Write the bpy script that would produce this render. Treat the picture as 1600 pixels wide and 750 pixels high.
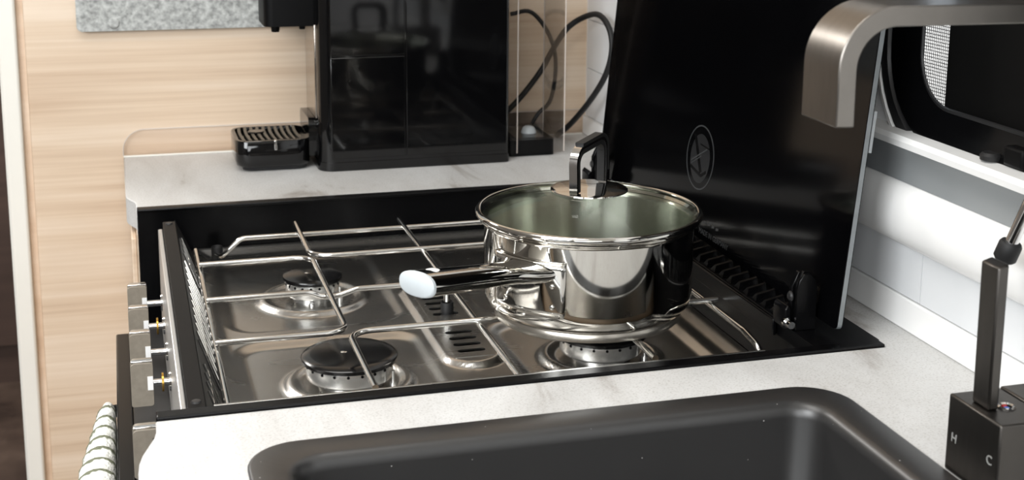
import bpy, math, random
from mathutils import Vector, Matrix
from mathutils.geometry import tessellate_polygon
random.seed(7)
for o in list(bpy.data.objects): bpy.data.objects.remove(o)
S = bpy.context.scene
COL = S.collection
ZC = 0.90            # height of the worktop above the floor; coordinates below are relative to the worktop

# ------------------------------------------------------------------ camera
cam = bpy.data.cameras.new('camera'); co = bpy.data.objects.new('camera', cam); COL.objects.link(co)
RX = Vector((0.96139525, -0.27505218, 0.00809106))
DN = Vector((-0.04774496, -0.19569734, -0.97950139))
FW = Vector((0.27099739, 0.94130168, -0.20127485))
m = Matrix((RX, -DN, -FW)).transposed().to_4x4()
m.translation = Vector((0, 0, 0.35 + ZC)); co.matrix_world = m
cam.sensor_width = 36; cam.lens = 2145.58 * 36 / 1600
cam.shift_y = -(375 - 203.05) / 1600
cam.clip_start = 0.02; cam.clip_end = 100
cam.dof.use_dof = True; cam.dof.focus_distance = 1.04; cam.dof.aperture_fstop = 15
S.camera = co

# ------------------------------------------------------------------ world and lights
W = bpy.data.worlds.new('world'); S.world = W; W.use_nodes = True
W.node_tree.nodes['Background'].inputs[0].default_value = (0.80, 0.88, 1.0, 1)
W.node_tree.nodes['Background'].inputs[1].default_value = 4.5
def area(name, loc, target, sx, sy, power, col=(1, 1, 1)):
    l = bpy.data.lights.new(name, 'AREA'); l.shape = 'RECTANGLE'; l.size = sx; l.size_y = sy
    l.energy = power; l.color = col
    o = bpy.data.objects.new(name, l); COL.objects.link(o); o.location = Vector(loc) + Vector((0, 0, ZC))
    d = Vector(target) - Vector(loc)
    o.rotation_euler = d.to_track_quat('-Z', 'Y').to_euler(); return o
area('key_light_left', (-1.20, -0.25, 0.80), (0.30, 0.95, 0.0), 1.0, 0.7, 34, (0.96, 0.985, 1.0))  # added key light from the near left, no window stands there
area('rear_fill', (-0.45, -1.25, 0.55), (0.15, 0.9, -0.05), 1.1, 0.7, 21, (0.96, 0.985, 1.0))  # added fill behind the camera for near-facing sides, no window there
area('ceiling_fill', (-0.25, 0.75, 1.10), (-0.25, 0.75, 0.0), 0.9, 0.5, 9, (1.0, 0.98, 0.95))  # added soft fill from above, no lamp fitting there
area('passage_fill', (-0.75, 2.40, 1.10), (-0.75, 2.4, 0.0), 0.5, 0.5, 34, (1.0, 0.97, 0.93))  # added fill to brighten the dark passage behind the partition
S.view_settings.view_transform = 'Standard'; S.view_settings.look = 'None'
S.view_settings.exposure = -0.06; S.view_settings.gamma = 1.0; S.view_settings.use_curve_mapping = False

# ------------------------------------------------------------------ materials
def lin(c):
    return tuple(((x/255)/12.92 if x/255 <= 0.04045 else ((x/255+0.055)/1.055)**2.4) for x in c) + (1,)
def nmat(name):
    M = bpy.data.materials.new(name); M.use_nodes = True; nt = M.node_tree
    return M, nt, nt.nodes['Principled BSDF']
def plain(name, rgb, rough=0.5, metal=0.0, noise=0.0, nscale=60, bump=0.0, stretch=(1, 1, 1), spec=0.5, coat=0.0, rvar=0.0):
    M, nt, b = nmat(name); c = lin(rgb)
    b.inputs['Base Color'].default_value = c; b.inputs['Roughness'].default_value = rough
    b.inputs['Metallic'].default_value = metal; b.inputs['Specular IOR Level'].default_value = spec
    if coat: b.inputs['Coat Weight'].default_value = coat; b.inputs['Coat Roughness'].default_value = 0.05
    tc = nt.nodes.new('ShaderNodeTexCoord'); mp = nt.nodes.new('ShaderNodeMapping'); mp.inputs['Scale'].default_value = stretch
    n = nt.nodes.new('ShaderNodeTexNoise'); n.inputs['Scale'].default_value = nscale; n.inputs['Detail'].default_value = 4
    nt.links.new(tc.outputs['Object'], mp.inputs[0]); nt.links.new(mp.outputs[0], n.inputs['Vector'])
    r = nt.nodes.new('ShaderNodeValToRGB'); k = max(noise, 0.02)
    r.color_ramp.elements[0].position = 0.3; r.color_ramp.elements[1].position = 0.7
    r.color_ramp.elements[0].color = tuple(x*(1-k) for x in c[:3]) + (1,)
    r.color_ramp.elements[1].color = tuple(min(1, x*(1+k)) for x in c[:3]) + (1,)
    nt.links.new(n.outputs['Fac'], r.inputs[0]); nt.links.new(r.outputs[0], b.inputs['Base Color'])
    if rvar:
        mr = nt.nodes.new('ShaderNodeMapRange'); mr.inputs['To Min'].default_value = rough*(1-rvar); mr.inputs['To Max'].default_value = rough*(1+rvar)
        nt.links.new(n.outputs['Fac'], mr.inputs[0]); nt.links.new(mr.outputs[0], b.inputs['Roughness'])
    if bump:
        bp = nt.nodes.new('ShaderNodeBump'); bp.inputs['Strength'].default_value = bump; bp.inputs['Distance'].default_value = 0.002
        nt.links.new(n.outputs['Fac'], bp.inputs['Height']); nt.links.new(bp.outputs[0], b.inputs['Normal'])
    return M
def wood(name, dark, mid, light, sx=1.2, sz=34, rough=0.42):
    M, nt, b = nmat(name); L = nt.links
    tc = nt.nodes.new('ShaderNodeTexCoord')
    def nz(scale, st, detail):
        mp = nt.nodes.new('ShaderNodeMapping'); mp.inputs['Scale'].default_value = st
        n = nt.nodes.new('ShaderNodeTexNoise'); n.inputs['Scale'].default_value = scale; n.inputs['Detail'].default_value = detail
        n.inputs['Roughness'].default_value = 0.55
        L.new(tc.outputs['Object'], mp.inputs[0]); L.new(mp.outputs[0], n.inputs['Vector']); return n
    a = nz(1.0, (sx, sx, sz), 3); c = nz(1.0, (sx*2.5, sx*2.5, sz*6), 4)
    mx = nt.nodes.new('ShaderNodeMix'); mx.inputs['Factor'].default_value = 0.3
    L.new(a.outputs['Fac'], mx.inputs['A']); L.new(c.outputs['Fac'], mx.inputs['B'])
    r = nt.nodes.new('ShaderNodeValToRGB'); e = r.color_ramp.elements
    e[0].position = 0.36; e[0].color = lin(dark); e[1].position = 0.64; e[1].color = lin(light)
    q = e.new(0.49); q.color = lin(mid)
    L.new(mx.outputs['Result'], r.inputs[0]); L.new(r.outputs[0], b.inputs['Base Color']); b.inputs['Roughness'].default_value = rough
    return M
def thin_glass(name, tint, refl=1.0, ior=1.5, rough=0.02):
    M = bpy.data.materials.new(name); M.use_nodes = True; nt = M.node_tree; nt.nodes.clear(); L = nt.links
    t = nt.nodes.new('ShaderNodeBsdfTransparent'); t.inputs[0].default_value = tuple(tint) + (1,)
    g = nt.nodes.new('ShaderNodeBsdfGlossy'); g.inputs['Roughness'].default_value = rough
    n = nt.nodes.new('ShaderNodeTexNoise'); n.inputs['Scale'].default_value = 40
    mr = nt.nodes.new('ShaderNodeMapRange'); mr.inputs['To Min'].default_value = rough; mr.inputs['To Max'].default_value = rough + 0.03
    L.new(n.outputs['Fac'], mr.inputs[0]); L.new(mr.outputs[0], g.inputs['Roughness'])
    f = nt.nodes.new('ShaderNodeFresnel'); f.inputs[0].default_value = ior
    mu = nt.nodes.new('ShaderNodeMath'); mu.operation = 'MULTIPLY'; mu.inputs[1].default_value = refl; mu.use_clamp = True
    x = nt.nodes.new('ShaderNodeMixShader'); o = nt.nodes.new('ShaderNodeOutputMaterial')
    L.new(f.outputs[0], mu.inputs[0]); L.new(mu.outputs[0], x.inputs[0]); L.new(t.outputs[0], x.inputs[1]); L.new(g.outputs[0], x.inputs[2]); L.new(x.outputs[0], o.inputs[0])
    return M
def stone():
    M, nt, b = nmat('worktop_stone'); L = nt.links
    tc = nt.nodes.new('ShaderNodeTexCoord')
    mp = nt.nodes.new('ShaderNodeMapping'); mp.inputs['Rotation'].default_value = (0, 0, 0.5); mp.inputs['Scale'].default_value = (14, 5, 8)
    n = nt.nodes.new('ShaderNodeTexNoise'); n.inputs['Scale'].default_value = 1.0; n.inputs['Detail'].default_value = 8; n.inputs['Roughness'].default_value = 0.6; n.inputs['Distortion'].default_value = 0.7
    L.new(tc.outputs['Object'], mp.inputs[0]); L.new(mp.outputs[0], n.inputs['Vector'])
    r = nt.nodes.new('ShaderNodeValToRGB'); e = r.color_ramp.elements
    e[0].position = 0.33; e[0].color = lin((158, 152, 147)); e[1].position = 0.62; e[1].color = lin((209, 209, 208))
    q = e.new(0.42); q.color = lin((197, 196, 194))
    L.new(n.outputs['Fac'], r.inputs[0])
    sp = nt.nodes.new('ShaderNodeTexNoise'); sp.inputs['Scale'].default_value = 650; sp.inputs['Detail'].default_value = 2
    L.new(tc.outputs['Object'], sp.inputs['Vector'])
    r2 = nt.nodes.new('ShaderNodeValToRGB'); r2.color_ramp.elements[0].position = 0.30; r2.color_ramp.elements[0].color = (0.62, 0.6, 0.58, 1); r2.color_ramp.elements[1].position = 0.50; r2.color_ramp.elements[1].color = (1, 1, 1, 1)
    L.new(sp.outputs['Fac'], r2.inputs[0])
    mx = nt.nodes.new('ShaderNodeMix'); mx.data_type = 'RGBA'; mx.blend_type = 'MULTIPLY'; mx.inputs[0].default_value = 0.5
    L.new(r.outputs[0], mx.inputs[6]); L.new(r2.outputs[0], mx.inputs[7]); L.new(mx.outputs[2], b.inputs['Base Color'])
    b.inputs['Roughness'].default_value = 0.55; return M
def specked(name, rgb, rough):
    M = plain(name, rgb, rough, noise=0.08, nscale=40, spec=0.95); nt = M.node_tree; b = nt.nodes['Principled BSDF']; L = nt.links
    src = b.inputs['Base Color'].links[0].from_socket
    tc = nt.nodes.new('ShaderNodeTexCoord'); v = nt.nodes.new('ShaderNodeTexVoronoi'); v.inputs['Scale'].default_value = 75; L.new(tc.outputs['Object'], v.inputs['Vector'])
    lt = nt.nodes.new('ShaderNodeMath'); lt.operation = 'LESS_THAN'; lt.inputs[1].default_value = 0.035; L.new(v.outputs['Distance'], lt.inputs[0])
    mx = nt.nodes.new('ShaderNodeMix'); mx.data_type = 'RGBA'; L.new(lt.outputs[0], mx.inputs[0]); L.new(src, mx.inputs[6]); mx.inputs[7].default_value = (0.35, 0.34, 0.33, 1)
    L.new(mx.outputs[2], b.inputs['Base Color']); return M
def felt():
    M = plain('grey_felt', (168, 170, 168), 0.95, noise=0.42, nscale=170, bump=0.6); return M
def towel_mat():
    M, nt, b = nmat('towel_stripe'); L = nt.links
    tc = nt.nodes.new('ShaderNodeTexCoord'); sx = nt.nodes.new('ShaderNodeSeparateXYZ'); L.new(tc.outputs['Object'], sx.inputs[0])
    mu = nt.nodes.new('ShaderNodeMath'); mu.operation = 'MULTIPLY'; mu.inputs[1].default_value = 2*math.pi/0.0205; L.new(sx.outputs['Y'], mu.inputs[0])
    si = nt.nodes.new('ShaderNodeMath'); si.operation = 'SINE'; L.new(mu.outputs[0], si.inputs[0])
    n = nt.nodes.new('ShaderNodeTexNoise'); n.inputs['Scale'].default_value = 190; n.inputs['Detail'].default_value = 1; L.new(tc.outputs['Object'], n.inputs['Vector'])
    ml = nt.nodes.new('ShaderNodeMath'); ml.operation = 'MULTIPLY_ADD'; ml.inputs[1].default_value = 1.6; ml.inputs[2].default_value = -0.8; L.new(n.outputs['Fac'], ml.inputs[0])
    ad = nt.nodes.new('ShaderNodeMath'); ad.operation = 'ADD'; L.new(si.outputs[0], ad.inputs[0]); L.new(ml.outputs[0], ad.inputs[1])
    r = nt.nodes.new('ShaderNodeValToRGB'); e = r.color_ramp.elements
    mr = nt.nodes.new('ShaderNodeMapRange'); mr.inputs['From Min'].default_value = -1; mr.inputs['From Max'].default_value = 1; L.new(ad.outputs[0], mr.inputs[0])
    e[0].position = 0.22; e[0].color = lin((112, 116, 96)); e[1].position = 0.36; e[1].color = lin((238, 238, 232))
    L.new(mr.outputs[0], r.inputs[0]); L.new(r.outputs[0], b.inputs['Base Color']); b.inputs['Roughness'].default_value = 0.95
    bp = nt.nodes.new('ShaderNodeBump'); bp.inputs['Strength'].default_value = 0.7; bp.inputs['Distance'].default_value = 0.002
    n2 = nt.nodes.new('ShaderNodeTexNoise'); n2.inputs['Scale'].default_value = 420; L.new(tc.outputs['Object'], n2.inputs['Vector'])
    L.new(n2.outputs['Fac'], bp.inputs['Height']); L.new(bp.outputs[0], b.inputs['Normal'])
    return M
MT = dict(
    wood=wood('light_wood', (196, 170, 145), (214, 192, 168), (226, 208, 188)),
    wood_edge=wood('light_wood_edge', (208, 178, 150), (222, 194, 168), (232, 208, 184), 3, 12),
    darkwood=wood('dark_brown_wood', (52, 38, 32), (66, 50, 43), (80, 62, 54), 1.0, 10, 0.5),
    floorwood=wood('dark_floor_wood', (48, 36, 30), (70, 56, 48), (96, 80, 70), 6, 6, 0.5),
    white=plain('white_wall', (236, 236, 236), 0.35, noise=0.015, nscale=8),
    trimwhite=plain('cream_white_trim', (233, 230, 222), 0.4, noise=0.015, nscale=10),
    ceiling=plain('off_white_ceiling', (226, 222, 214), 0.7, noise=0.02, nscale=6),
    brownwall=plain('brown_cabinet_wall', (112, 108, 104), 0.6, noise=0.06, nscale=4),
    tile=plain('glossy_tile', (226, 228, 230), 0.12, noise=0.015, nscale=12),
    gloss_white=plain('gloss_white_plastic', (244, 244, 243), 0.22, noise=0.01, nscale=10),
    alu=plain('grey_aluminium', (160, 164, 166), 0.45, 0.35, noise=0.05, nscale=30, stretch=(1, 0.05, 1)),
    stone=stone(),
    sink=specked('black_composite', (27, 26, 26), 0.40),
    black=plain('black_enamel', (7, 7, 8), 0.24, noise=0.15, nscale=30, spec=0.16),
    black_matt=plain('black_matt', (8, 8, 9), 0.45, noise=0.15, nscale=50, spec=0.12),
    black_gloss=plain('black_gloss_plastic', (7, 7, 8), 0.06, noise=0.1, nscale=30, spec=0.5),
    black_glass=plain('black_glass', (4, 4, 5), 0.10, noise=0.1, nscale=20, spec=0.1),
    acrylic_edge=plain('acrylic_edge', (206, 196, 188), 0.3, noise=0.03),
    glass_edge=plain('grey_glass_edge', (120, 124, 126), 0.35, noise=0.1, nscale=90),
    blind_black=plain('blind_black', (4, 4, 4), 0.6, noise=0.1, spec=0.15),
    dark_grey=plain('dark_grey_metal', (40, 40, 41), 0.4, 0.3, noise=0.1, nscale=60),
    rubber=plain('black_rubber', (18, 18, 19), 0.6, noise=0.1, nscale=90),
    steel=plain('brushed_steel', (186, 185, 182), 0.27, 1.0, noise=0.03, nscale=25, stretch=(0.4, 2, 1), rvar=0.06),
    trimsteel=plain('dull_trim_steel', (176, 168, 160), 0.2, 1.0, noise=0.04),
    fascia_steel=plain('satin_fascia_steel', (205, 203, 200), 0.3, 0.6, noise=0.04),
    disc_steel=plain('brushed_base_steel', (172, 167, 158), 0.26, 0.9, noise=0.05, nscale=80, stretch=(1, 1, 8)),
    chrome=plain('chrome', (226, 226, 226), 0.07, 1.0, noise=0.02, nscale=60),
    panmetal=plain('polished_pan_steel', (205, 203, 198), 0.055, 1.0, noise=0.02, nscale=40, stretch=(1, 1, 0.1)),
    paninside=plain('pan_inside_steel', (176, 178, 168), 0.15, 1.0, noise=0.05, nscale=70, stretch=(1, 1, 4)),
    rod=plain('bright_steel_rod', (214, 213, 210), 0.14, 1.0, noise=0.05, nscale=120),
    cap_black=plain('burner_cap_enamel', (9, 9, 10), 0.2, noise=0.1, nscale=60),
    burner=plain('burner_aluminium', (206, 205, 202), 0.24, 0.8, noise=0.05, nscale=90),
    pewter=plain('pewter_knob', (146, 138, 126), 0.36, 0.35, noise=0.08, nscale=250, bump=0.05),
    gunmetal=plain('gunmetal_tap', (86, 83, 80), 0.36, 1.0, noise=0.05, nscale=60, stretch=(1, 4, 1)),
    gunmetal_lit=plain('gunmetal_spout_lit', (126, 122, 117), 0.33, 1.0, noise=0.05, nscale=60, stretch=(1, 4, 1)),  # same metal as the tap, lightened to stand in for reflected light
    brass=plain('brass', (190, 150, 70), 0.3, 1.0, noise=0.05, nscale=60),
    white_glint=plain('white_glint_paint', (225, 225, 225), 0.5, noise=0.02),  # white for painted highlights on the knobs and pan handle
    pale_print=plain('pale_print', (142, 142, 140), 0.5, noise=0.02),
    grey_print=plain('grey_print', (58, 60, 62), 0.35, noise=0.05),
    dim_print=plain('dim_grey_print', (28, 29, 31), 0.3, noise=0.05),
    cap_grey=plain('pale_grey_cap', (196, 203, 207), 0.4, noise=0.03),
    red=plain('red_dot', (190, 40, 40), 0.4), blue=plain('blue_dot', (40, 110, 220), 0.4),
    felt=felt(), towel=towel_mat(),
    slat=plain('dark_bronze_slat', (84, 82, 76), 0.35, 0.6, noise=0.05, nscale=60),
    gravel=plain('pale_gravel', (212, 200, 186), 0.9, noise=0.15, nscale=0.6),
    lidglass=thin_glass('clear_lid_glass', (0.96, 0.98, 0.955), 0.38),
    tankglass=thin_glass('smoky_clear_plastic', (0.965, 0.96, 0.955), 0.28),
    acrylic=thin_glass('clear_acrylic', (0.995, 0.985, 0.98), 0.3),
    pane=thin_glass('tinted_pane', (0.85, 0.86, 0.86), 0.5),
)

for k_, an in (('paninside', 0.85), ('steel', 0.0)):
    if an:
        nt_ = MT[k_].node_tree; b_ = nt_.nodes['Principled BSDF']; b_.inputs['Anisotropic'].default_value = an; b_.inputs['Roughness'].default_value = 0.24; b_.inputs['Anisotropic Rotation'].default_value = 0.25
        tg = nt_.nodes.new('ShaderNodeTangent'); tg.direction_type = 'RADIAL'; tg.axis = 'Z'; nt_.links.new(tg.outputs[0], b_.inputs['Tangent'])
# ------------------------------------------------------------------ mesh builder
def rrect(x0, x1, y0, y1, r, n=6):
    if not isinstance(r, (tuple, list)): r = (r,)*4
    out = []
    for (cx, cy, a0), rr in zip(((x1, y1, 0), (x0, y1, 90), (x0, y0, 180), (x1, y0, 270)), r):
        sx = -1 if cx == x1 else 1; sy = -1 if cy == y1 else 1
        for k in range(n+1):
            a = math.radians(a0 + 90*k/n); out.append((cx + sx*rr + rr*math.cos(a), cy + sy*rr + rr*math.sin(a)))
    return out
def circ(cx, cy, r, n=32): return [(cx + r*math.cos(2*math.pi*k/n), cy + r*math.sin(2*math.pi*k/n)) for k in range(n)]
def fillet(pts, r, n=6):
    P = [Vector(p) for p in pts]; out = [P[0]]
    for i in range(1, len(P)-1):
        a = (P[i-1]-P[i]); b = (P[i+1]-P[i]); la, lb = a.length, b.length; a.normalize(); b.normalize()
        ang = a.angle(b)
        if ang > 3.1: out.append(P[i]); continue
        t = min(r/math.tan(ang/2), la*0.48, lb*0.48); rr = t*math.tan(ang/2)
        c = P[i] + (a+b).normalized()*(rr/math.sin(ang/2))
        s = P[i]+a*t - c; e = P[i]+b*t - c
        for k in range(n+1):
            w = k/n; v = s.slerp(e, w) if s.angle(e) > 1e-4 else s
            out.append(c + v.normalized()*rr)
    out.append(P[-1]); return out
def spline(pts, n=6):
    P = [Vector(p) for p in pts]; P = [P[0]*2-P[1]] + P + [P[-1]*2-P[-2]]; out = []
    for i in range(1, len(P)-2):
        for k in range(n):
            t = k/n; a, b, c, d = P[i-1], P[i], P[i+1], P[i+2]
            out.append(0.5*((2*b) + (c-a)*t + (2*a-5*b+4*c-d)*t*t + (3*b-a-3*c+d)*t**3))
    out.append(P[-2]); return out
class MB:
    def __init__(s): s.v = []; s.f = []
    def add(s, vs, fs):
        o = len(s.v); s.v += [tuple(v) for v in vs]; s.f += [tuple(i+o for i in f) for f in fs]; return s
    def box(s, x0, x1, y0, y1, z0, z1):
        return s.add([(x0, y0, z0), (x1, y0, z0), (x1, y1, z0), (x0, y1, z0), (x0, y0, z1), (x1, y0, z1), (x1, y1, z1), (x0, y1, z1)],
                     [(3, 2, 1, 0), (4, 5, 6, 7), (0, 1, 5, 4), (1, 2, 6, 5), (2, 3, 7, 6), (3, 0, 4, 7)])
    def loft(s, loops, cap0=True, cap1=True, closed=True):
        n = len(loops[0]); vs = [p for l in loops for p in l]; fs = []
        for i in range(len(loops)-1):
            for k in range(n if closed else n-1):
                a = i*n+k; b = i*n+(k+1) % n; fs.append((a, b, b+n, a+n))
        if cap0: fs.append(tuple(range(n-1, -1, -1)))
        if cap1: fs.append(tuple((len(loops)-1)*n + k for k in range(n)))
        return s.add(vs, fs)
    def tube(s, path, r, n=10, caps=True):
        P = [Vector(p) for p in path]; R = r if isinstance(r, (list, tuple)) else [r]*len(P)
        t = (P[1]-P[0]).normalized(); u = t.orthogonal().normalized(); loops = []
        for i, p in enumerate(P):
            tt = ((P[min(i+1, len(P)-1)] - P[max(i-1, 0)])).normalized()
            u = (u - tt*u.dot(tt)).normalized(); w = tt.cross(u)
            loops.append([p + (u*math.cos(2*math.pi*k/n) + w*math.sin(2*math.pi*k/n))*R[i] for k in range(n)])
        return s.loft(loops, caps, caps)
    def lathe(s, prof, c=(0, 0, 0), n=64, axis=None):
        fs = []; vs = []; m = len(prof)
        X, Y, A = Vector((1, 0, 0)), Vector((0, 1, 0)), Vector((0, 0, 1))
        if axis is not None:
            A = Vector(axis).normalized(); X = A.orthogonal().normalized(); Y = A.cross(X)
        c = Vector(c)
        for k in range(n):
            a = 2*math.pi*k/n
            for (r, z) in prof: vs.append(c + (X*math.cos(a) + Y*math.sin(a))*r + A*z)
        for k in range(n):
            for j in range(m-1):
                a = k*m+j; b = ((k+1) % n)*m+j
                if prof[j][0] < 1e-7: fs.append((a, b+1, a+1))
                elif prof[j+1][0] < 1e-7: fs.append((a, b, a+1))
                else: fs.append((a, b, b+1, a+1))
        return s.add(vs, fs)
    def prism(s, outer, a0, a1, holes=(), plane='z'):
        """2-D outline (with holes) extruded between a0 and a1 along plane's axis"""
        def P(p, a): return {'z': (p[0], p[1], a), 'x': (a, p[0], p[1]), 'y': (p[0], a, p[1])}[plane]
        loops = [list(outer)] + [list(h) for h in holes]; flat = [p for l in loops for p in l]; N = len(flat)
        tris = tessellate_polygon([[Vector((p[0], p[1], 0)) for p in l] for l in loops])
        vs = [P(p, a0) for p in flat] + [P(p, a1) for p in flat]; fs = []
        for t in tris: fs.append(tuple(t)); fs.append(tuple(i+N for i in reversed(t)))
        o = 0
        for l in loops:
            n = len(l)
            for k in range(n): fs.append((o+k, o+(k+1) % n, o+(k+1) % n+N, o+k+N))
            o += n
        return s.add(vs, fs)
    def sweep(s, path, width_dir, w, t):
        """flat strap: rectangle section w (along width_dir) x t along a path lying in a plane normal to width_dir"""
        P = [Vector(p) for p in path]; d = Vector(width_dir).normalized(); loops = []
        for i, p in enumerate(P):
            tt = (P[min(i+1, len(P)-1)] - P[max(i-1, 0)]).normalized(); nn = d.cross(tt).normalized()
            loops.append([p - d*w/2 - nn*t/2, p + d*w/2 - nn*t/2, p + d*w/2 + nn*t/2, p - d*w/2 + nn*t/2])
        return s.loft(loops)
    def mesh(s, name, mat, org=(0, 0, 0), smooth=0, fix=True):
        me = bpy.data.meshes.new(name); o = Vector(org)
        me.from_pydata([Vector(v)-o for v in s.v], [], s.f); me.materials.append(MT[mat])
        if fix:
            import bmesh
            b = bmesh.new(); b.from_mesh(me); bmesh.ops.recalc_face_normals(b, faces=b.faces); b.to_mesh(me); b.free()
        if smooth:
            me.shade_smooth(); me.set_sharp_from_angle(angle=math.radians(smooth))
        me.update(); return me
    def build(s, name, mat, parent=None, smooth=0, bevel=0, seg=2, org=None, label=None, solid=0, sub=0, fix=True):
        if org is None:
            if parent is not None: org = Vector(ORG[parent.name])
            else:
                xs = [v[0] for v in s.v]; ys = [v[1] for v in s.v]; zs = [v[2] for v in s.v]
                org = Vector(((min(xs)+max(xs))/2, (min(ys)+max(ys))/2, min(zs)))
        me = s.mesh(name, mat, org, smooth, fix)
        o = bpy.data.objects.new(name, me); COL.objects.link(o); ORG[o.name] = Vector(org)
        if parent is not None: o.parent = parent
        else: o.location = Vector(org) + Vector((0, 0, ZC))
        if bevel:
            b = o.modifiers.new('bevel', 'BEVEL'); b.width = bevel; b.segments = seg; b.limit_method = 'ANGLE'; b.angle_limit = 0.6
            b.harden_normals = False
            me.shade_smooth(); me.set_sharp_from_angle(angle=math.radians(smooth or 40))
        if solid:
            b = o.modifiers.new('solid', 'SOLIDIFY'); b.thickness = solid; b.offset = -1
        if sub:
            b = o.modifiers.new('sub', 'SUBSURF'); b.levels = sub; b.render_levels = sub
        if label: o['label'] = label
        return o
ORG = {}
def thing(name, label, cat, org, group=None):
    o = bpy.data.objects.new(name, None); COL.objects.link(o); o.empty_display_size = 0.05
    o.location = Vector(org) + Vector((0, 0, ZC)); ORG[o.name] = Vector(org); o['label'] = label; o['category'] = cat
    if group: o['group'] = group
    return o
def tag(o, label, cat, group=None):
    o['label'] = label; o['category'] = cat
    if group: o['group'] = group
    return o
def struct(o, label=None):
    o['kind'] = 'structure'
    if label: o['label'] = label
    return o
def inst(name, mesh, parent, loc):
    """another object sharing mesh data; loc in worktop coordinates"""
    o = bpy.data.objects.new(name, mesh); COL.objects.link(o); o.parent = parent
    o.location = Vector(loc) - ORG[parent.name]; ORG[o.name] = Vector(loc); return o
def text_mesh(txt, name, mat, parent, origin, xdir, ydir, size, depth=0.0003, bold=0.0):
    cu = bpy.data.curves.new(name, 'FONT'); cu.body = txt; cu.size = size; cu.extrude = depth; cu.offset = bold; cu.align_x = 'CENTER'; cu.align_y = 'CENTER'
    t = bpy.data.objects.new(name, cu); COL.objects.link(t); bpy.context.view_layer.update()
    me = bpy.data.meshes.new_from_object(t.evaluated_get(bpy.context.evaluated_depsgraph_get()))
    bpy.data.objects.remove(t); bpy.data.curves.remove(cu)
    X = Vector(xdir).normalized(); Y = Vector(ydir).normalized(); Zd = X.cross(Y)
    o0 = Vector(origin) - ORG[parent.name]
    for v in me.vertices: v.co = o0 + X*v.co.x + Y*v.co.y + Zd*v.co.z
    me.materials.clear(); me.materials.append(MT[mat])
    o = bpy.data.objects.new(name, me); COL.objects.link(o); o.parent = parent; ORG[o.name] = ORG[parent.name]; return o

# ================================================================== the room
WX, WY = 0.556, 1.600
FZ = -0.90; CZ = 1.15
struct(MB().box(-1.62, 0.62, -1.4, 3.4, FZ-0.05, FZ).build('floor', 'floorwood'), 'dark wood floor')
struct(MB().box(-1.62, 0.62, -1.4, 3.4, CZ, CZ+0.04).build('ceiling', 'ceiling'))
struct(MB().box(-1.62, -1.57, -1.4, 3.4, FZ, CZ).build('wall_left', 'brownwall'))
struct(MB().box(-1.57, 0.56, -1.4, -1.35, FZ, CZ).build('wall_back', 'brownwall'))
bw = struct(MB().box(-1.57, 0.56, 3.25, 3.40, FZ+0.10, CZ).build('wall_beyond', 'darkwood'), 'dark brown cabinet wall beyond the wooden partition')
struct(MB().box(-1.57, 0.56, 3.27, 3.40, FZ, FZ+0.095).build('baseboard_beyond', 'darkwood'))
# window wall with a rounded opening
WIN = dict(y0=0.40, y1=0.913, z0=0.127, z1=0.52, r=0.082)
def wloop(d, x, n=10):
    return [(x, p[0], p[1]) for p in rrect(WIN['y0']-d, WIN['y1']+d, WIN['z0']-d, WIN['z1']+d, max(0.012, WIN['r']+d), n)]
hole = [(p[1], p[2]) for p in wloop(0.004, 0)]
wr = struct(MB().prism([(-1.4, FZ), (3.4, FZ), (3.4, CZ), (-1.4, CZ)], WX, WX+0.011, [hole], 'x').build('wall_right', 'white'), 'white window wall beside the worktop')
# far wooden partition
wf = struct(MB().box(-0.102, WX, WY, WY+0.03, FZ, CZ).build('wall_far', 'wood'), 'light wood partition with horizontal grain')
MB().box(-0.1095, -0.102, WY-0.0006, WY+0.03, FZ, CZ).build('edge_strip', 'wood_edge', wf, label='narrow light wood edging strip')
struct(MB().box(-0.1300, -0.1097, WY-0.010, WY+0.040, FZ, CZ).build('trim_1', 'trimwhite', bevel=0.003), 'cream white vertical edge trim of the wood partition')
# glossy tiles and upstand on the window wall
ups = MB().box(WX-0.005, WX, -0.2, WY-0.004, 0.0, 0.0245).build('upstand', 'gloss_white', wr, bevel=0.0015, label='white upstand along the worktop')
tm = MB().box(-0.003, 0, -0.0745, 0.0745, -0.0295, 0.0295).mesh('tile', 'tile')
yy = 0.839 + 0.075
while yy < 1.6: yy += 0.15
ys = []
y = 0.839 - 0.075 - 0.15*4
while y + 0.0745 < WY: ys.append(y); y += 0.15
for yv in ys:
    for row in range(8):
        zc = 0.055 + row*0.06
        if row > 0 and yv < 1.18: continue
        inst('tile', tm, wr, (WX, yv, zc))

# window: frame rings, seal, pane, screen, blind and the sill rail
w1 = bpy.data.objects.new('window_1', None); COL.objects.link(w1); ORG['window_1'] = Vector((WX, 0.5, 0.10)); w1.location = (WX, 0.5, 0.10+ZC)
struct(w1, 'rounded caravan window with black frame above the sink')
def ring(name, mat, spec, smooth=35):
    b = MB(); b.loft([wloop(d, x) for d, x in spec], False, False); return b.build(name, mat, w1, smooth=smooth)
ring('surround', 'gloss_white', [(0.006, WX), (0.0055, WX-0.004), (0.001, WX-0.005), (-0.0005, WX-0.001)])
ring('outer_trim', 'dark_grey', [(0.0, WX-0.002), (-0.001, WX-0.004), (-0.010, WX-0.004), (-0.0115, WX-0.001)])
ring('frame', 'black', [(-0.0115, WX-0.001), (-0.014, WX-0.003), (-0.022, WX-0.003), (-0.034, WX+0.002), (-0.0425, WX+0.004), (-0.0425, WX+0.0065), (0.002, WX+0.0110)])
ring('seal', 'dark_grey', [(-0.0422, WX+0.0035), (-0.0445, WX+0.0030), (-0.0452, WX+0.0045), (-0.0425, WX+0.006)])
MB().loft([wloop(-0.010, WX+0.0135), wloop(-0.010, WX+0.015)]).build('pane', 'pane', w1)
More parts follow.
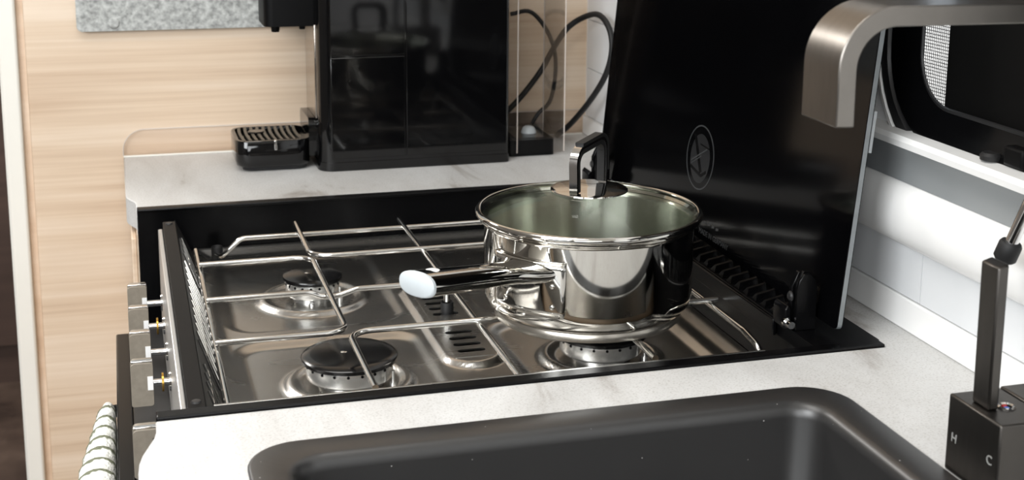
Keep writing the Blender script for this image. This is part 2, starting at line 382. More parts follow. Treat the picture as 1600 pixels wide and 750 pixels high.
MB().prism(rrect(0.40, 0.8415, 0.145, 0.500, 0.004), WX+0.0075, WX+0.0095, plane='x').build('blind', 'blind_black', w1, label='black blind covering most of the window')
b = MB(); y = 0.8420
while y < 0.900: b.box(WX+0.0086, WX+0.00872, y, y+0.0005, 0.145, 0.500); y += 0.0024
z = 0.146
while z < 0.500: b.box(WX+0.0086, WX+0.00872, 0.8416, 0.900, z, z+0.0005); z += 0.0024
o = b.build('fly_screen', 'black_matt', w1, fix=False, label='fine fly screen mesh'); o['kind'] = 'stuff'
# profile rails run along Y
def rail(name, mat, prof, y0, y1, smooth=35):
    b = MB(); b.loft([[(x, y0, z) for x, z in prof], [(x, y1, z) for x, z in prof]]); return b.build(name, mat, w1, smooth=smooth)
RY0, RY1 = -0.1, 1.12
bul = [(WX, 0.0645), (0.5485, 0.0660)] + [(0.5485 - 0.013*math.sin(math.pi*k/12), 0.066 + 0.0465*(1-math.cos(math.pi*k/12))/2) for k in range(1, 12)] + [(0.5485, 0.1125), (WX, 0.1125)]
rail('blind_cassette', 'gloss_white', bul, RY0, RY1, 50)
rail('sill_channel', 'alu', [(WX, 0.1126), (0.5465, 0.1126), (0.5480, 0.1200), (0.5480, 0.1270), (0.5455, 0.1340), (0.5425, 0.1385), (WX, 0.1395)], RY0, RY1, 60)
rail('sill_nose', 'gloss_white', [(WX, 0.1396), (0.5425, 0.1386), (0.5400, 0.1395), (0.5395, 0.1440), (0.5415, 0.1475), (WX, 0.1490)], RY0, RY1, 30)
b = MB().box(0.5505, 0.562, 0.733, 0.753, 0.1495, 0.163); b.build('latch', 'black_matt', w1, bevel=0.002)
MB().lathe([(0.0, 0), (0.0075, 0), (0.0078, 0.003), (0.006, 0.005), (0, 0.005)], (0.553, 0.768, 0.1495), 24).build('latch_knob', 'rubber', w1, smooth=40)
# outside ground
struct(MB().box(0.75, 40, -15, 40, FZ-0.5, FZ-0.45).build('ground_outside', 'gravel'), 'pale gravel ground outside the window')

# ================================================================== worktop, cabinets, sink
SK = (0.058, 0.4455, 0.33, 0.7737)
HX1, HY0, HY1 = 0.519, 0.8265, 1.3604
out = [(-0.002, 0.22), (WX-0.0005, 0.22), (WX-0.0005, 1.5935), (-0.003, 1.5935), (-0.0025, 1.412), (-0.0015, 1.402), (0.002, 1.392), (0.0055, 1.383), (0.007, 1.374), (0.007, HY1), (HX1, HY1), (HX1, HY0), (0.0096, HY0), (0.0096, 0.812), (0.0083, 0.803), (0.0045, 0.791), (0.0008, 0.779), (-0.0012, 0.768), (-0.002, 0.755)]
wt = MB().prism(out, -0.028, 0.0, [rrect(SK[0]+0.01, SK[1]-0.01, SK[2]+0.01, SK[3]-0.01, 0.022)]).build('worktop', 'stone', bevel=0.0008, seg=1)
tag(wt, 'pale grey stone-effect worktop with cut-outs for sink and cooker', 'worktop')
c = thing('base_cabinet', 'light wood base cabinet below the coffee machine end of the worktop', 'cabinet', (0.28, 1.476, FZ))
MB().box(0.006, 0.552, 1.364, 1.592, FZ, -0.0285).build('body', 'wood', c)
MB().box(0.001, 0.0058, 1.368, 1.590, FZ+0.08, -0.034).build('door', 'wood', c, bevel=0.001)
c = thing('base_cabinet', 'light wood base cabinet below the sink', 'cabinet', (0.28, 0.52, FZ))
b = MB(); b.box(0.012, 0.552, 0.802, 0.820, FZ, -0.0285).box(0.012, 0.552, 0.22, 0.238, FZ, -0.0285).box(0.536, 0.552, 0.238, 0.802, FZ, -0.0285).box(0.012, 0.536, 0.238, 0.802, FZ, FZ+0.09)
b.build('body', 'wood', c)
MB().box(0.005, 0.0115, 0.222, 0.815, FZ+0.08, -0.034).build('door', 'wood', c, bevel=0.001)
# sink
def sl(d, z, r): return [(x, y, z) for x, y in rrect(SK[0]+d, SK[1]-d, SK[2]+d, SK[3]-d, r, 8)]
b = MB()
b.loft([sl(0.012, -0.004, 0.022), sl(0.0, 0.0002, 0.032), sl(0.0004, 0.0012, 0.032), sl(0.002, 0.0018, 0.031), sl(0.0205, 0.0014, 0.024), sl(0.0235, 0.0002, 0.022), sl(0.0258, -0.003, 0.0205), sl(0.0268, -0.008, 0.020), sl(0.034, -0.165, 0.022), sl(0.040, -0.176, 0.022), sl(0.055, -0.180, 0.018)], False, True)
sk = b.build('sink', 'sink', smooth=50)
tag(sk, 'black composite inset kitchen sink with rounded corners', 'sink')
dr = MB().lathe([(0, 0.001), (0.012, 0.001), (0.03, 0.003), (0.042, 0.002), (0.043, 0), (0, 0)], (0.25, 0.55, -0.1795), 32).build('drain', 'chrome', sk, smooth=40)

# clear acrylic splash guard along the partition
g = thing('splash_guard', 'low clear acrylic splash guard with rounded corner against wood partition', 'splash guard', (0.27, 1.597, 0))
MB().prism(rrect(-0.003, WX-0.006, 0.0008, 0.0312, (0.002, 0.024, 0.001, 0.001), 10), 1.5945, 1.5985, plane='y').build('sheet', 'acrylic', g, bevel=0.0006, seg=1)
MB().box(-0.003, WX-0.006, 1.5915, 1.5945, 0.0002, 0.0016).build('edge_bead', 'trimwhite', g)
MB().tube([(x, 1.5948, z) for x, z in rrect(-0.003, WX-0.006, 0.0008, 0.0312, (0.002, 0.024, 0.001, 0.001), 10)[4:30]], 0.0006, 6).build('edge', 'acrylic_edge', g, smooth=60, label='pale polished edge')

# felt board
f = thing('felt_board', 'grey felt board hung on the wood partition, rounded lower corner', 'felt board', (0.2, 1.595, 0.146))
MB().prism(rrect(-0.0462, 0.42, 0.1455, 0.40, (0.006, 0.006, 0.006, 0.006)), 1.590, 1.5995, plane='y').build('panel', 'felt', f, bevel=0.002)
MB().lathe([(0, 0.0022), (0.004, 0.002), (0.006, 0.001), (0.0065, 0), (0, 0)], (-0.0061, 1.590, 0.1545), 24, axis=(0, -1, 0)).build('felt_button', 'felt', f, smooth=60)

# ================================================================== cooker
K = thing('gas_cooker', 'built-in gas cooker with stainless hob, open black glass lid and front knobs', 'cooker', (0.27, 1.09, FZ))
PZ = -0.050
BC = [(0.157, 0.990, 0.037), (0.157, 1.196, 0.027), (0.362, 0.993, 0.037)]
# pressed stainless hob plate
def hz(x, y):
    z = PZ
    def ss(a, b, t):
        t = max(0.0, min(1.0, (t-a)/(b-a))); return t*t*(3-2*t)
    # dished zones with soft rounded borders
    for (x0, x1, y0, y1) in ((0.072, 0.232, 0.855, 1.088), (0.072, 0.232, 1.108, 1.325), (0.285, 0.452, 0.855, 1.088), (0.285, 0.452, 1.108, 1.325)):
        r = 0.03; dx = max(x0+r-x, x-(x1-r), 0); dy = max(y0+r-y, y-(y1-r), 0); d = math.hypot(dx, dy)
        z -= 0.004*(1-ss(r*0.55, r*1.0, d))
    for cx, cy, rc in BC:
        d = math.hypot(x-cx, y-cy)
        z += 0.0045*ss(0.0525, 0.0455, d) - 0.003*ss(0.0435, 0.0375, d) if d < 0.06 else 0
    # raised racetrack vent
    dy = max(0.985+0.024-y, y-(1.20-0.024), 0); d = math.hypot(x-0.259, dy)
    z += 0.0045*ss(0.0265, 0.0215, d)
    # upturned borders
    z += 0.006*ss(0.016, 0.0, min(x-0.060, 0.472-x, y-0.840, 1.352-y)) if min(x-0.060, 0.472-x, y-0.840, 1.352-y) < 0.016 else 0
    return z
NX, NY = 190, 220
slot_rows = [1.012+0.0145*k for k in range(4)] + [1.103+0.0145*k for k in range(5)]
xs = [0.060 + 0.412*i/NX for i in range(NX+1)]; ysg = [0.840 + 0.512*j/NY for j in range(NY+1)]
b = MB(); vs = [(x, y, hz(x, y)) for y in ysg for x in xs]
fs = [(j*(NX+1)+i, j*(NX+1)+i+1, (j+1)*(NX+1)+i+1, (j+1)*(NX+1)+i) for j in range(NY) for i in range(NX)
      if not (0.2435 < (xs[i]+xs[i+1])/2 < 0.2745 and 1.000 < (ysg[j]+ysg[j+1])/2 < 1.180)]
b.add(vs, fs); b.build('hob_plate', 'steel', K, smooth=180, fix=False)
# slotted vent plate filling the racetrack
holes = []
for yc in slot_rows:
    holes.append(rrect(0.2475, 0.2705, yc-0.0033, yc+0.0033, 0.0032, 5))
vp = MB().prism(rrect(0.2425, 0.2755, 0.9985, 1.1815, 0.001, 2), PZ+0.0035, PZ+0.0048, holes); vp.build('vent_plate', 'steel', K)
MB().box(0.242, 0.276, 0.995, 1.185, PZ-0.02, PZ-0.018).build('vent_well', 'black_matt', K)
# bezel frame
b = MB(); b.box(0.0100, HX1, HY0, 0.8375, -0.012, 0.0022); b.build('bezel_rail', 'black', K, bevel=0.001, label='black bezel rail nearest the sink')
MB().box(0.046, 0.430, 0.8378, 0.8402, -0.02, 0.0018).build('bezel_lip', 'steel', K, bevel=0.0004, label='bright steel lip inside the bezel')
b = MB(); b.prism(rrect(0.468, HX1+0.002, 0.8377, HY1-0.002, (0.001, 0.001, 0.001, 0.001), 3), -0.010, 0.0012); b.build('bezel_shelf', 'black', K, bevel=0.0008, label='black shelf below the glass lid')
MB().box(0.4725, 0.478, HY0+0.012, HY1-0.004, -0.07, -0.010).build('side_wall', 'black', K)
MB().box(0.0075, 0.476, 1.3535, 1.3595, -0.30, 0.0006).build('end_panel', 'black', K, bevel=0.0008, label='tall black panel at the far end of the hob')
MB().box(0.0075, 0.476, 1.3490, 1.3533, -0.003, 0.0004).build('end_rail', 'black', K, bevel=0.0012)
MB().box(0.0075, 0.0096+0.04, HY0+0.0003, 0.8290, -0.30, -0.012).build('end_panel', 'black', K)
MB().box(0.034, 0.515, 0.8320, 1.3530, -0.52, -0.075).build('oven_body', 'dark_grey', K)
# front guard, louvred inner wall, fascia
MB().prism(rrect(0.0300, 0.0412, 0.8390, 1.2975, 0.002, 3), -0.060, 0.0004).build('front_guard', 'black_matt', K, bevel=0.0008)
for yv in (0.850, 1.2895):
    MB().lathe([(0, 0.0012), (0.0028, 0.001), (0.0036, 0), (0, 0)], (0.0356, yv, 0.0004), 16).build('screw', 'dark_grey', K, smooth=40)
def lw(t, n=0.0): return (0.0420 + 0.0185*t + n*0.92, -0.004 - 0.044*t + n*0.38)
b = MB(); (xa, za), (xb, zb) = lw(0), lw(1)
b.loft([[(xa, 0.841, za), (xb, 0.841, zb), (xb-0.001, 0.841, zb-0.002), (xa-0.0008, 0.841, za-0.002)], [(xa, 1.318, za), (xb, 1.335, zb), (xb-0.001, 1.335, zb-0.002), (xa-0.0008, 1.318, za-0.002)]])
b.build('louvre_wall', 'dark_grey', K)
def louvre(y0, t0, t1, ln):
    (xa, za), (xb, zb) = lw(t0, 0.0011), lw(t1, 0.0011)
    MB().tube([(xa, y0, za), (xb, y0-ln, zb)], 0.0010, 6).build('louvre', 'rod', K, smooth=60)
for k in range(4): louvre(1.275-0.0165*k, 0.16, 0.76, 0.024)
for k in range(12): louvre(1.195-0.0185*k, 0.12, 0.82, 0.026)
for k in range(4): louvre(0.945-0.0170*k, 0.16, 0.78, 0.024)
MB().box(0.0255, 0.0298, 0.8400, 1.2960, -0.105, -0.006).build('fascia', 'fascia_steel', K, bevel=0.001, label='polished steel control fascia')
MB().box(-0.004, 0.0297, 0.8320, 1.3050, -0.118, -0.1085).build('fascia_tray', 'dark_grey', K)
# knobs
for i, (yk, br) in enumerate(((1.250, 0), (1.186, 1), (1.121, 0), (1.053, 1), (0.925, 0))):
    b = MB(); b.prism(rrect(-0.005, 0.0120, -0.080, -0.0445, (0.002, 0.003, 0.002, 0.002), 3), yk-0.0065, yk+0.0065, plane='y')
    kn = b.build('knob', 'pewter', K, bevel=0.001, org=(0.008, yk, -0.062)); kn.location = Vector((0.008, yk, -0.062)) - ORG[K.name]
    MB().box(-0.0046, 0.0116, yk-0.0050, yk-0.0010, -0.0446, -0.0430).build('top_highlight', 'chrome', kn, bevel=0.0005)  # chrome strip added to imitate the highlight along the knob top
    MB().box(0.0076, 0.0118, yk-0.0074, yk+0.003, -0.0665, -0.0555).build('highlight_block', 'white_glint', kn, label='white block imitating a highlight')  # white block paints the bright highlight on the knob's near face
    MB().lathe([(0, 0), (0.0030, 0), (0.0030, 0.0118), (0.0075, 0.0120), (0.008, 0.0133), (0, 0.0133)], (0.0121, yk, -0.0635), 20, axis=(1, 0, 0)).build('spindle', 'chrome', kn, smooth=40)
    if br: MB().lathe([(0.0031, 0), (0.0075, 0), (0.0075, 0.0015), (0.0031, 0.0015)], (0.0185, yk, -0.0635), 20, axis=(1, 0, 0)).build('collar', 'brass', kn, smooth=40, label='brass collar')
# oven door with towel rail
dd = MB().box(-0.0175, -0.0045, 0.8340, 1.3020, -0.50, -0.1085).build('oven_door', 'black', K, bevel=0.0015)
MB().tube(fillet([(-0.0170, 1.160, -0.128), (-0.029, 1.160, -0.128), (-0.029, 0.870, -0.128), (-0.0170, 0.870, -0.128)], 0.008), 0.0055, 12).build('towel_rail', 'black_matt', dd, smooth=50)
# burners
for i, (cx, cy, rc) in enumerate(BC):
    z0 = PZ - 0.0055; rb = rc*0.90
    bu = MB().lathe([(rb*0.72, 0.0), (rb*0.72, 0.0076), (rb*0.96, 0.0080), (rb, 0.0094), (rb, 0.0190), (rb*0.985, 0.0206), (rb*0.90, 0.0210), (0, 0.0210)], (cx, cy, z0), 48).build('burner', 'burner', K, smooth=35, org=(cx, cy, z0))
    bu.location = Vector((cx, cy, z0)) - ORG[K.name]
    MB().lathe([(0, 0), (rc*0.97, 0), (rc, 0.0008), (rc, 0.0030), (rc*0.975, 0.0040), (rc*0.80, 0.0052), (0, 0.0060)], (cx, cy, z0+0.0211), 48).build('burner_cap', 'cap_black', bu, smooth=40)
    MB().lathe([(0, 0.0006), (0.0022, 0.0004), (0.0028, 0), (0, 0)], (cx-0.004, cy+0.001, z0+0.0211+0.0057), 16).build('cap_stud', 'chrome', bu, smooth=40)
    pm = MB().lathe([(0, 0.0004), (0.0011, 0.0004), (0.0011, -0.0006), (0, -0.0006)], (0, 0, 0), 10, axis=(0, -1, 0)).mesh('flame_port', 'black_matt')
    for k in range(20):
        a = 2*math.pi*(k+0.4)/20
        p = inst('flame_port', pm, bu, (cx + rb*math.cos(a), cy + rb*math.sin(a), z0+0.0187)); p.rotation_euler = (0, 0, a+math.pi/2)
    a = math.radians(-38)
    px, py = cx + (rb+0.004)*math.cos(a), cy + (rb+0.004)*math.sin(a)
    MB().lathe([(0, 0.0185), (0.0012, 0.0185), (0.0012, 0.009), (0.0026, 0.009), (0.0026, 0.0), (0, 0)], (px, py, z0-0.001), 14).build('igniter', 'burner', bu, smooth=40)
    a = math.radians(-100)
    MB().lathe([(0, 0.006), (0.0022, 0.006), (0.0036, 0.003), (0.0036, -0.002), (0, -0.002)], (cx + (rb-0.002)*math.cos(a), cy + (rb-0.002)*math.sin(a), z0-0.001), 14).build('fixing_screw', 'chrome', bu, smooth=40)
# hinge vent rail with louvre ribs
MB().box(0.4665, 0.4870, 0.8960, 1.3300, 0.0012, 0.0032).build('hinge_rail', 'black_matt', K, bevel=0.0006)
rm = MB().loft([[(-0.0088, -0.0048, 0.0), (0.0088, -0.0048, 0.0), (0.0088, 0.0050, 0.0), (-0.0088, 0.0050, 0.0)], [(-0.0080, -0.0052, 0.0062), (0.0075, -0.0042, 0.0090), (0.0075, -0.0020, 0.0095), (-0.0080, -0.0028, 0.0068)]]).mesh('rib', 'black')
for k in range(27): inst('rib', rm, K, (0.4768, 0.9060+0.0156*k, 0.0032))
MB().box(0.4630, 0.4666, 0.8930, 1.3350, -0.010, 0.0034).build('hinge_lip', 'black', K, bevel=0.001)
for yh in (0.8800, 1.3270):
    b = MB().prism([(0.4700, 0.0012), (0.4860, 0.0012), (0.4860, 0.034), (0.4845, 0.040), (0.4800, 0.0445), (0.4750, 0.0445), (0.4715, 0.040), (0.4700, 0.033)], yh-0.0105, yh-0.0075, plane='y')
    b.prism([(0.4715, 0.0012), (0.4865, 0.0012), (0.4865, 0.036), (0.4815, 0.0455), (0.4765, 0.0455), (0.4715, 0.037)], yh-0.0060, yh-0.0030, plane='y')
    b.prism([(0.4700, 0.0012), (0.4860, 0.0012), (0.4860, 0.034), (0.4800, 0.0440), (0.4750, 0.0440), (0.4700, 0.033)], yh-0.0015, yh+0.0035, plane='y')
    br = b.build('hinge_bracket', 'black', K, bevel=0.0006)
    MB().lathe([(0, 0.0022), (0.0028, 0.002), (0.0040, 0.0008), (0.0040, 0), (0, 0)], (0.4699, yh-0.001, 0.0255), 16, axis=(-1, 0, 0)).build('rivet', 'dark_grey', br, smooth=40)
    MB().prism([(0.4640, 0.0012), (0.4690, 0.0012), (0.4690, 0.0165), (0.4665, 0.0195), (0.4640, 0.0160)], yh-0.004, yh+0.0155, plane='y').build('hinge_arm', 'black', br, bevel=0.001)
    MB().lathe([(0, 0.006), (0.0028, 0.006), (0.0028, 0), (0.0040, 0), (0.0040, -0.003), (0, -0.003)], (0.4665, yh-0.0045, 0.0060), 16, axis=(0, -1, 0)).build('hinge_spring', 'chrome', br, smooth=40)
# tilted glass lid
AL = math.radians(5.4)
def lp(y, s, n=0.0): return Vector((0.4893 + s*math.sin(AL) - n*math.cos(AL), y, 0.0090 + s*math.cos(AL) + n*math.sin(AL)))
poly = rrect(0.8450, 1.3620, 0.0, 0.43, (0.012, 0.012, 0.004, 0.004), 4)
LID = MB().loft([[lp(y, s, 0.0) for y, s in poly], [lp(y, s, -0.0048) for y, s in poly]], True, True).build('glass_lid', 'black_glass', K, label='open black glass lid')
b = MB(); e0 = [lp(y, s, -0.0003) for y, s in poly]; 
pin = rrect(0.8448, 1.3622, -0.0002, 0.4302, (0.0122, 0.0122, 0.0042, 0.0042), 4)
b.loft([[lp(y, s, -0.0006) for y, s in pin], [lp(y, s, -0.0042) for y, s in pin]], False, False); b.build('glass_edge', 'glass_edge', LID)
b = MB(); b.loft([[lp(0.8440, s, n) for s, n in ((0.132, -0.0050), (0.132, -0.0068), (0.162, -0.0068), (0.162, -0.0050))], [lp(0.8700, s, n) for s, n in ((0.132, -0.0050), (0.132, -0.0068), (0.162, -0.0068), (0.162, -0.0050))]]); b.build('edge_clip', 'alu', LID)
# printed emblem on the lid: ring, disc, pan strokes and cross-out line
EY, ES = 1.1105, 0.0700
def flat(name, mat, pts, n0, n1):
    b = MB(); b.loft([[lp(EY - p[0], ES + p[1], n0) for p in pts], [lp(EY - p[0], ES + p[1], n1) for p in pts]]); return b.build(name, mat, LID)
b = MB(); n = 48
c1 = circ(0, 0, 0.0292, n); c2 = circ(0, 0, 0.0280, n)
b.loft([[lp(EY-p[0], ES+p[1], h) for p in c] for c, h in ((c1, 0.0), (c1, 0.0002), (c2, 0.0002), (c2, 0.0))], False, False); b.build('emblem_ring', 'grey_print', LID)
flat('emblem_disc', 'dim_print', [(p[0]*0.92, p[1]) for p in circ(0, -0.001, 0.0222, 40)], 0.0, 0.0002)
def stroke(mat, a, c, w, h):
    a = Vector((a[0], a[1], 0)); c = Vector((c[0], c[1], 0)); d = (c-a).normalized(); q = Vector((-d.y, d.x, 0))*w/2
    flat('emblem_stroke', mat, [tuple((a+q)[:2]), tuple((a-q)[:2]), tuple((c-q)[:2]), tuple((c+q)[:2])], h, h+0.0002)
stroke('black', (-0.0150, 0.0185), (0.0050, -0.0130), 0.0050, 0.0001)
stroke('grey_print', (-0.0175, -0.0060), (0.0130, 0.0100), 0.0012, 0.0003)
stroke('grey_print', (-0.0165, -0.0085), (0.0030, 0.0020), 0.0008, 0.0003)
stroke('black', (-0.0180, -0.0110), (0.0060, -0.0155), 0.0030, 0.0001)
stroke('black', (0.0060, -0.0155), (0.0160, -0.0100), 0.0030, 0.0001)
stroke('black', (-0.002, 0.0120), (0.0180, 0.0110), 0.0012, 0.0001)
up = lp(0, 1)-lp(0, 0)
text_mesh('MADE IN GERMANY', 'lid_print', 'grey_print', LID, lp(1.063, 0.0075, 0.0003), (0, -1, 0), up, 0.0068, 0.0001)
for k_ in range(4): b = MB(); y_ = 1.086 - 0.0085*k_; b.loft([[lp(y_, 0.0155, n), lp(y_-0.005, 0.0165, n), lp(y_-0.005, 0.0185, n), lp(y_, 0.0178, n)] for n in (0.0, 0.0002)]); b.build('lid_print', 'grey_print', LID)

# ================================================================== pan support (wire grate)
G = thing('pan_support', 'bright steel wire pan support standing in the hob well', 'pan support', (0.26, 1.09, PZ))
GZ, RR = -0.012, 0.0025
def rod(pts, r=0.012, z=None):
    MB().tube(fillet([(p[0], p[1], (p[2] if len(p) > 2 else (GZ if z is None else z))) for p in pts], r, 5), RR, 10).build('rod', 'rod', G, smooth=60)
rod([(0.0575, 1.252), (0.0575, 0.862)], z=GZ-0.0048)
rod([(0.0570, 1.190), (0.1560, 1.190), (0.1560, 0.989), (0.0570, 0.989)], 0.016)
rod([(0.0570, 1.090), (0.1410, 1.090), (0.1500, 1.090, GZ-0.0048), (0.1640, 1.090, GZ-0.0048), (0.1800, 1.090), (0.3300, 1.090)], 0.02)
rod([(0.0800, 1.330, PZ+0.006), (0.0830, 1.283, PZ+0.016), (0.1010, 1.283, GZ-0.0048), (0.4540, 1.283, GZ-0.0048)], 0.012)
rod([(0.1560, 1.306), (0.1560, 1.191), (0.4500, 1.191)], 0.018)
rod([(0.2590, 1.306), (0.2590, 0.8735)], z=GZ-0.0030)
rod([(0.1560, 0.8735), (0.1560, 0.988), (0.4610, 0.988)], 0.018)
rod([(0.4560, 1.283, GZ-0.0048), (0.4560, 0.928, GZ-0.0048), (0.4580, 0.905, GZ-0.010), (0.4600, 0.892, PZ+0.004)], 0.012)
rod([(0.3620, 0.8765), (0.3620, 0.9560)])
rod([(0.3620, 1.306), (0.3620, 1.0300)])
rod([(0.4560, 1.090), (0.4000, 1.090)])
for (x, y) in ((0.2616, 1.108), (0.0815, 1.3290), (0.4455, 1.330)):
    zt = GZ-0.003 if y < 1.2 else PZ+0.010
    lg = MB().tube([(x, y, zt), (x, y, PZ+0.004)], 0.0030, 12).build('leg', 'rod', G, smooth=60)
    MB().lathe([(0, 0.0045), (0.0030, 0.0045), (0.0052, 0.0092), (0.0056, 0.0086), (0.0056, -0.004), (0, -0.004)], (x, y, PZ+0.0045), 20).build('rubber_foot', 'rubber', lg, smooth=40)
# front rod end feet
for y in (1.2400, 0.8700):
    lg = MB().tube([(0.0575, y, GZ-0.006), (0.0620, y, PZ+0.010)], 0.0025, 10).build('leg', 'rod', G, smooth=60)

# ================================================================== saucepan
PC = (0.345, 0.980); B0 = GZ + RR
P = thing('saucepan', 'polished stainless saucepan with long tubular handle on the hob', 'saucepan', (PC[0], PC[1], B0))
RT = B0 + 0.077
MB().lathe([(0, 0.0), (0.0722, 0.0), (0.0735, 0.0010), (0.0735, 0.0070), (0.0726, 0.0078), (0, 0.0078)], (PC[0], PC[1], B0), 96).build('base_disc', 'disc_steel', P, smooth=50, label='thick brushed base disc')
prof = [(0, 0.0079), (0.0726, 0.0079), (0.0742, 0.0083), (0.0780, 0.0104), (0.0804, 0.0140), (0.0817, 0.0190), (0.0820, 0.0245), (0.0820, 0.0740), (0.0824, 0.0756), (0.0840, 0.0770), (0.0858, 0.0778), (0.0862, 0.0786), (0.0856, 0.0794), (0.0840, 0.0794)]
MB().lathe(prof, (PC[0], PC[1], B0), 96).build('body', 'panmetal', P, smooth=50)
MB().lathe([(0.0840, 0.0794), (0.0815, 0.0775), (0.0808, 0.075), (0.0806, 0.030), (0.079, 0.020), (0.074, 0.0135), (0.068, 0.0118), (0, 0.0115)], (PC[0], PC[1], B0), 96).build('inside', 'paninside', P, smooth=60)
# handle
HD = Vector((-0.80, -0.60, 0)).normalized(); HS = Vector((0, 0, 1)).cross(HD)
th0 = math.atan2(HD.y, HD.x)
b = MB(); rows = []
for j in range(9):
    zz = B0 + 0.0215 + 0.0415*j/8; row = []
    for k in range(17):
        t = (k-8)/8; half = 0.40 if j > 0 else 0.385
        a = th0 + half*t
        row.append((PC[0] + 0.0832*math.cos(a), PC[1] + 0.0832*math.sin(a), zz))
    rows.append(row)
b.loft(rows, False, False, closed=False)
BR = b.build('bracket', 'panmetal', P, smooth=60, solid=0.0020)
BR.modifiers['solid'].offset = 0
for da, dz in ((0.28, 0.030), (0.28, 0.046), (-0.22, 0.030), (-0.28, 0.046)):
    a = th0 + da; d = Vector((math.cos(a), math.sin(a), 0))
    MB().lathe([(0, 0.0010), (0.0013, 0.0009), (0.0021, 0.0003), (0.0022, -0.0005), (0, -0.0005)], Vector((PC[0], PC[1], B0+dz)) + d*0.0843, 14, axis=d).build('rivet', 'panmetal', BR, smooth=50)
def hsec(s, z, w, h, n=28, p=2.4):
    o = Vector((PC[0], PC[1], 0)) + HD*s; out = []
    for k in range(n):
        a = 2*math.pi*k/n; cx, cz = math.cos(a), math.sin(a)
        x = w*math.copysign(abs(cx)**(2/p), cx); y = h*math.copysign(abs(cz)**(2/p), cz)
        out.append((o.x + HS.x*x, o.y + HS.y*x, z + y))
    return out
zr = 0.0450
stn = [(0.079, zr, 0.0260, 0.0078), (0.0840, zr, 0.0245, 0.0080), (0.091, zr+0.0005, 0.0205, 0.0078), (0.100, zr+0.0020, 0.0170, 0.0076), (0.112, zr+0.0042, 0.0150, 0.0076), (0.128, zr+0.0070, 0.0142, 0.0078), (0.160, zr+0.0125, 0.0146, 0.0082), (0.2020, zr+0.0195, 0.0154, 0.0088)]
MB().loft([hsec(*q) for q in stn], True, True).build('handle', 'panmetal', P, smooth=60)
hb = P.children[-1]
q = stn[-1]
MB().loft([hsec(0.2020, q[1], q[2]*1.01, q[3]*1.02), hsec(0.2042, q[1]+0.0004, q[2]*1.0, q[3]*1.0), hsec(0.2052, q[1]+0.0005, q[2]*0.9, q[3]*0.88)]).build('end_cap', 'cap_grey', hb, smooth=50)
o_ = Vector((PC[0], PC[1], 0)) + HD*0.188
MB().lathe([(0, 0.0003), (0.0042, 0.0003), (0.0050, 0), (0, -0.0005)], (o_.x, o_.y, zr+0.0172+0.0086), 24).build('hang_hole_glint', 'white_glint', hb, smooth=60)  # white disc imitates the light reflected in the hanging hole

# ================================================================== pan lid
LZ = B0 + 0.0795
PL = thing('pan_lid', 'domed glass saucepan lid with steel rim and arched handle', 'pan lid', (PC[0], PC[1], LZ))
MB().lathe([(0.0830, 0.0000), (0.0872, 0.0004), (0.0884, 0.0014), (0.0886, 0.0036), (0.0878, 0.0052), (0.0862, 0.0058), (0.0848, 0.0054), (0.0842, 0.0044), (0.0848, 0.0034), (0.0850, 0.0020), (0.0830, 0.0)], (PC[0], PC[1], LZ), 96).build('rim', 'panmetal', PL, smooth=50)
dome = [(0.0850, 0.0046)]
for k in range(1, 13):
    t = k/12; dome.append((0.0850*(1-t), 0.0046 + 0.0165*(1-(1-t)**2.2)))
MB().lathe(dome, (PC[0], PC[1], LZ), 96).build('glass_dome', 'lidglass', PL, smooth=60)
DZ = LZ + 0.0211
MB().lathe([(0, 0.0016), (0.026, 0.0010), (0.0300, 0.0000), (0.0302, -0.0008), (0.0, -0.0002)], (PC[0], PC[1], DZ), 64).build('knob_plate', 'panmetal', PL, smooth=40)
AD = Vector((0.70, 0.714, 0)).normalized(); AW = Vector((-AD.y, AD.x, 0))
def ap(s, z): return (PC[0] + AD.x*s, PC[1] + AD.y*s, DZ + z)
arch = fillet([ap(-0.0270, 0.0008), ap(-0.0290, 0.0355), ap(0.0250, 0.0385), ap(0.0255, 0.0008)], 0.012, 8)
hd = MB().sweep(arch, AW, 0.0066, 0.0026).build('handle', 'chrome', PL, smooth=40)
inn = fillet([ap(-0.0237, 0.0020), ap(-0.0257, 0.0325), ap(0.0220, 0.0355), ap(0.0222, 0.0020)], 0.0095, 8)
MB().sweep(inn, AW, 0.0062, 0.0040).build('grip', 'rubber', hd, smooth=40)
top = fillet([ap(-0.0190, 0.0380), ap(0.0272, 0.0408), ap(0.0280, 0.0100)], 0.012, 8)
MB().sweep(top, AW, 0.0068, 0.0028).build('grip', 'rubber', hd, smooth=40)

# ================================================================== coffee machine
Q = thing('coffee_machine', 'glossy black coffee machine with drip tray and clear water tank', 'coffee machine', (0.31, 1.52, 0))
QX0, QX1, QY0, QY1 = 0.2040, 0.4185, 1.4640, 1.5780
MB().prism(rrect(QX0, QX1, QY0, QY1, (0.004, 0.010, 0.016, 0.006), 6), 0.010, 0.285).build('body', 'black_gloss', Q, smooth=40, bevel=0.001)
MB().prism(rrect(QX0-0.001, QX1+0.001, QY0-0.001, QY1, (0.005, 0.011, 0.017, 0.007), 6), 0.0005, 0.010).build('plinth', 'black_gloss', Q, smooth=40, bevel=0.001)
for (x0, x1, z0, z1) in ((0.2165, 0.2985, 0.1275, 0.282), (0.2165, 0.2985, 0.014, 0.1260), (0.3000, 0.4150, 0.014, 0.282)):
    MB().box(x0, x1, QY0-0.0012, QY0+0.001, z0, z1).build('side_panel', 'black_gloss', Q, bevel=0.0008)
MB().box(QX0-0.0015, QX0+0.001, 1.486, 1.556, 0.056, 0.160).build('front_trim', 'trimsteel', Q, bevel=0.001)
MB().prism(rrect(1.488, 1.562, 0.012, 0.056, 0.008), QX0-0.009, QX0+0.001, plane='x').build('tray_socket', 'black_gloss', Q, bevel=0.0015)
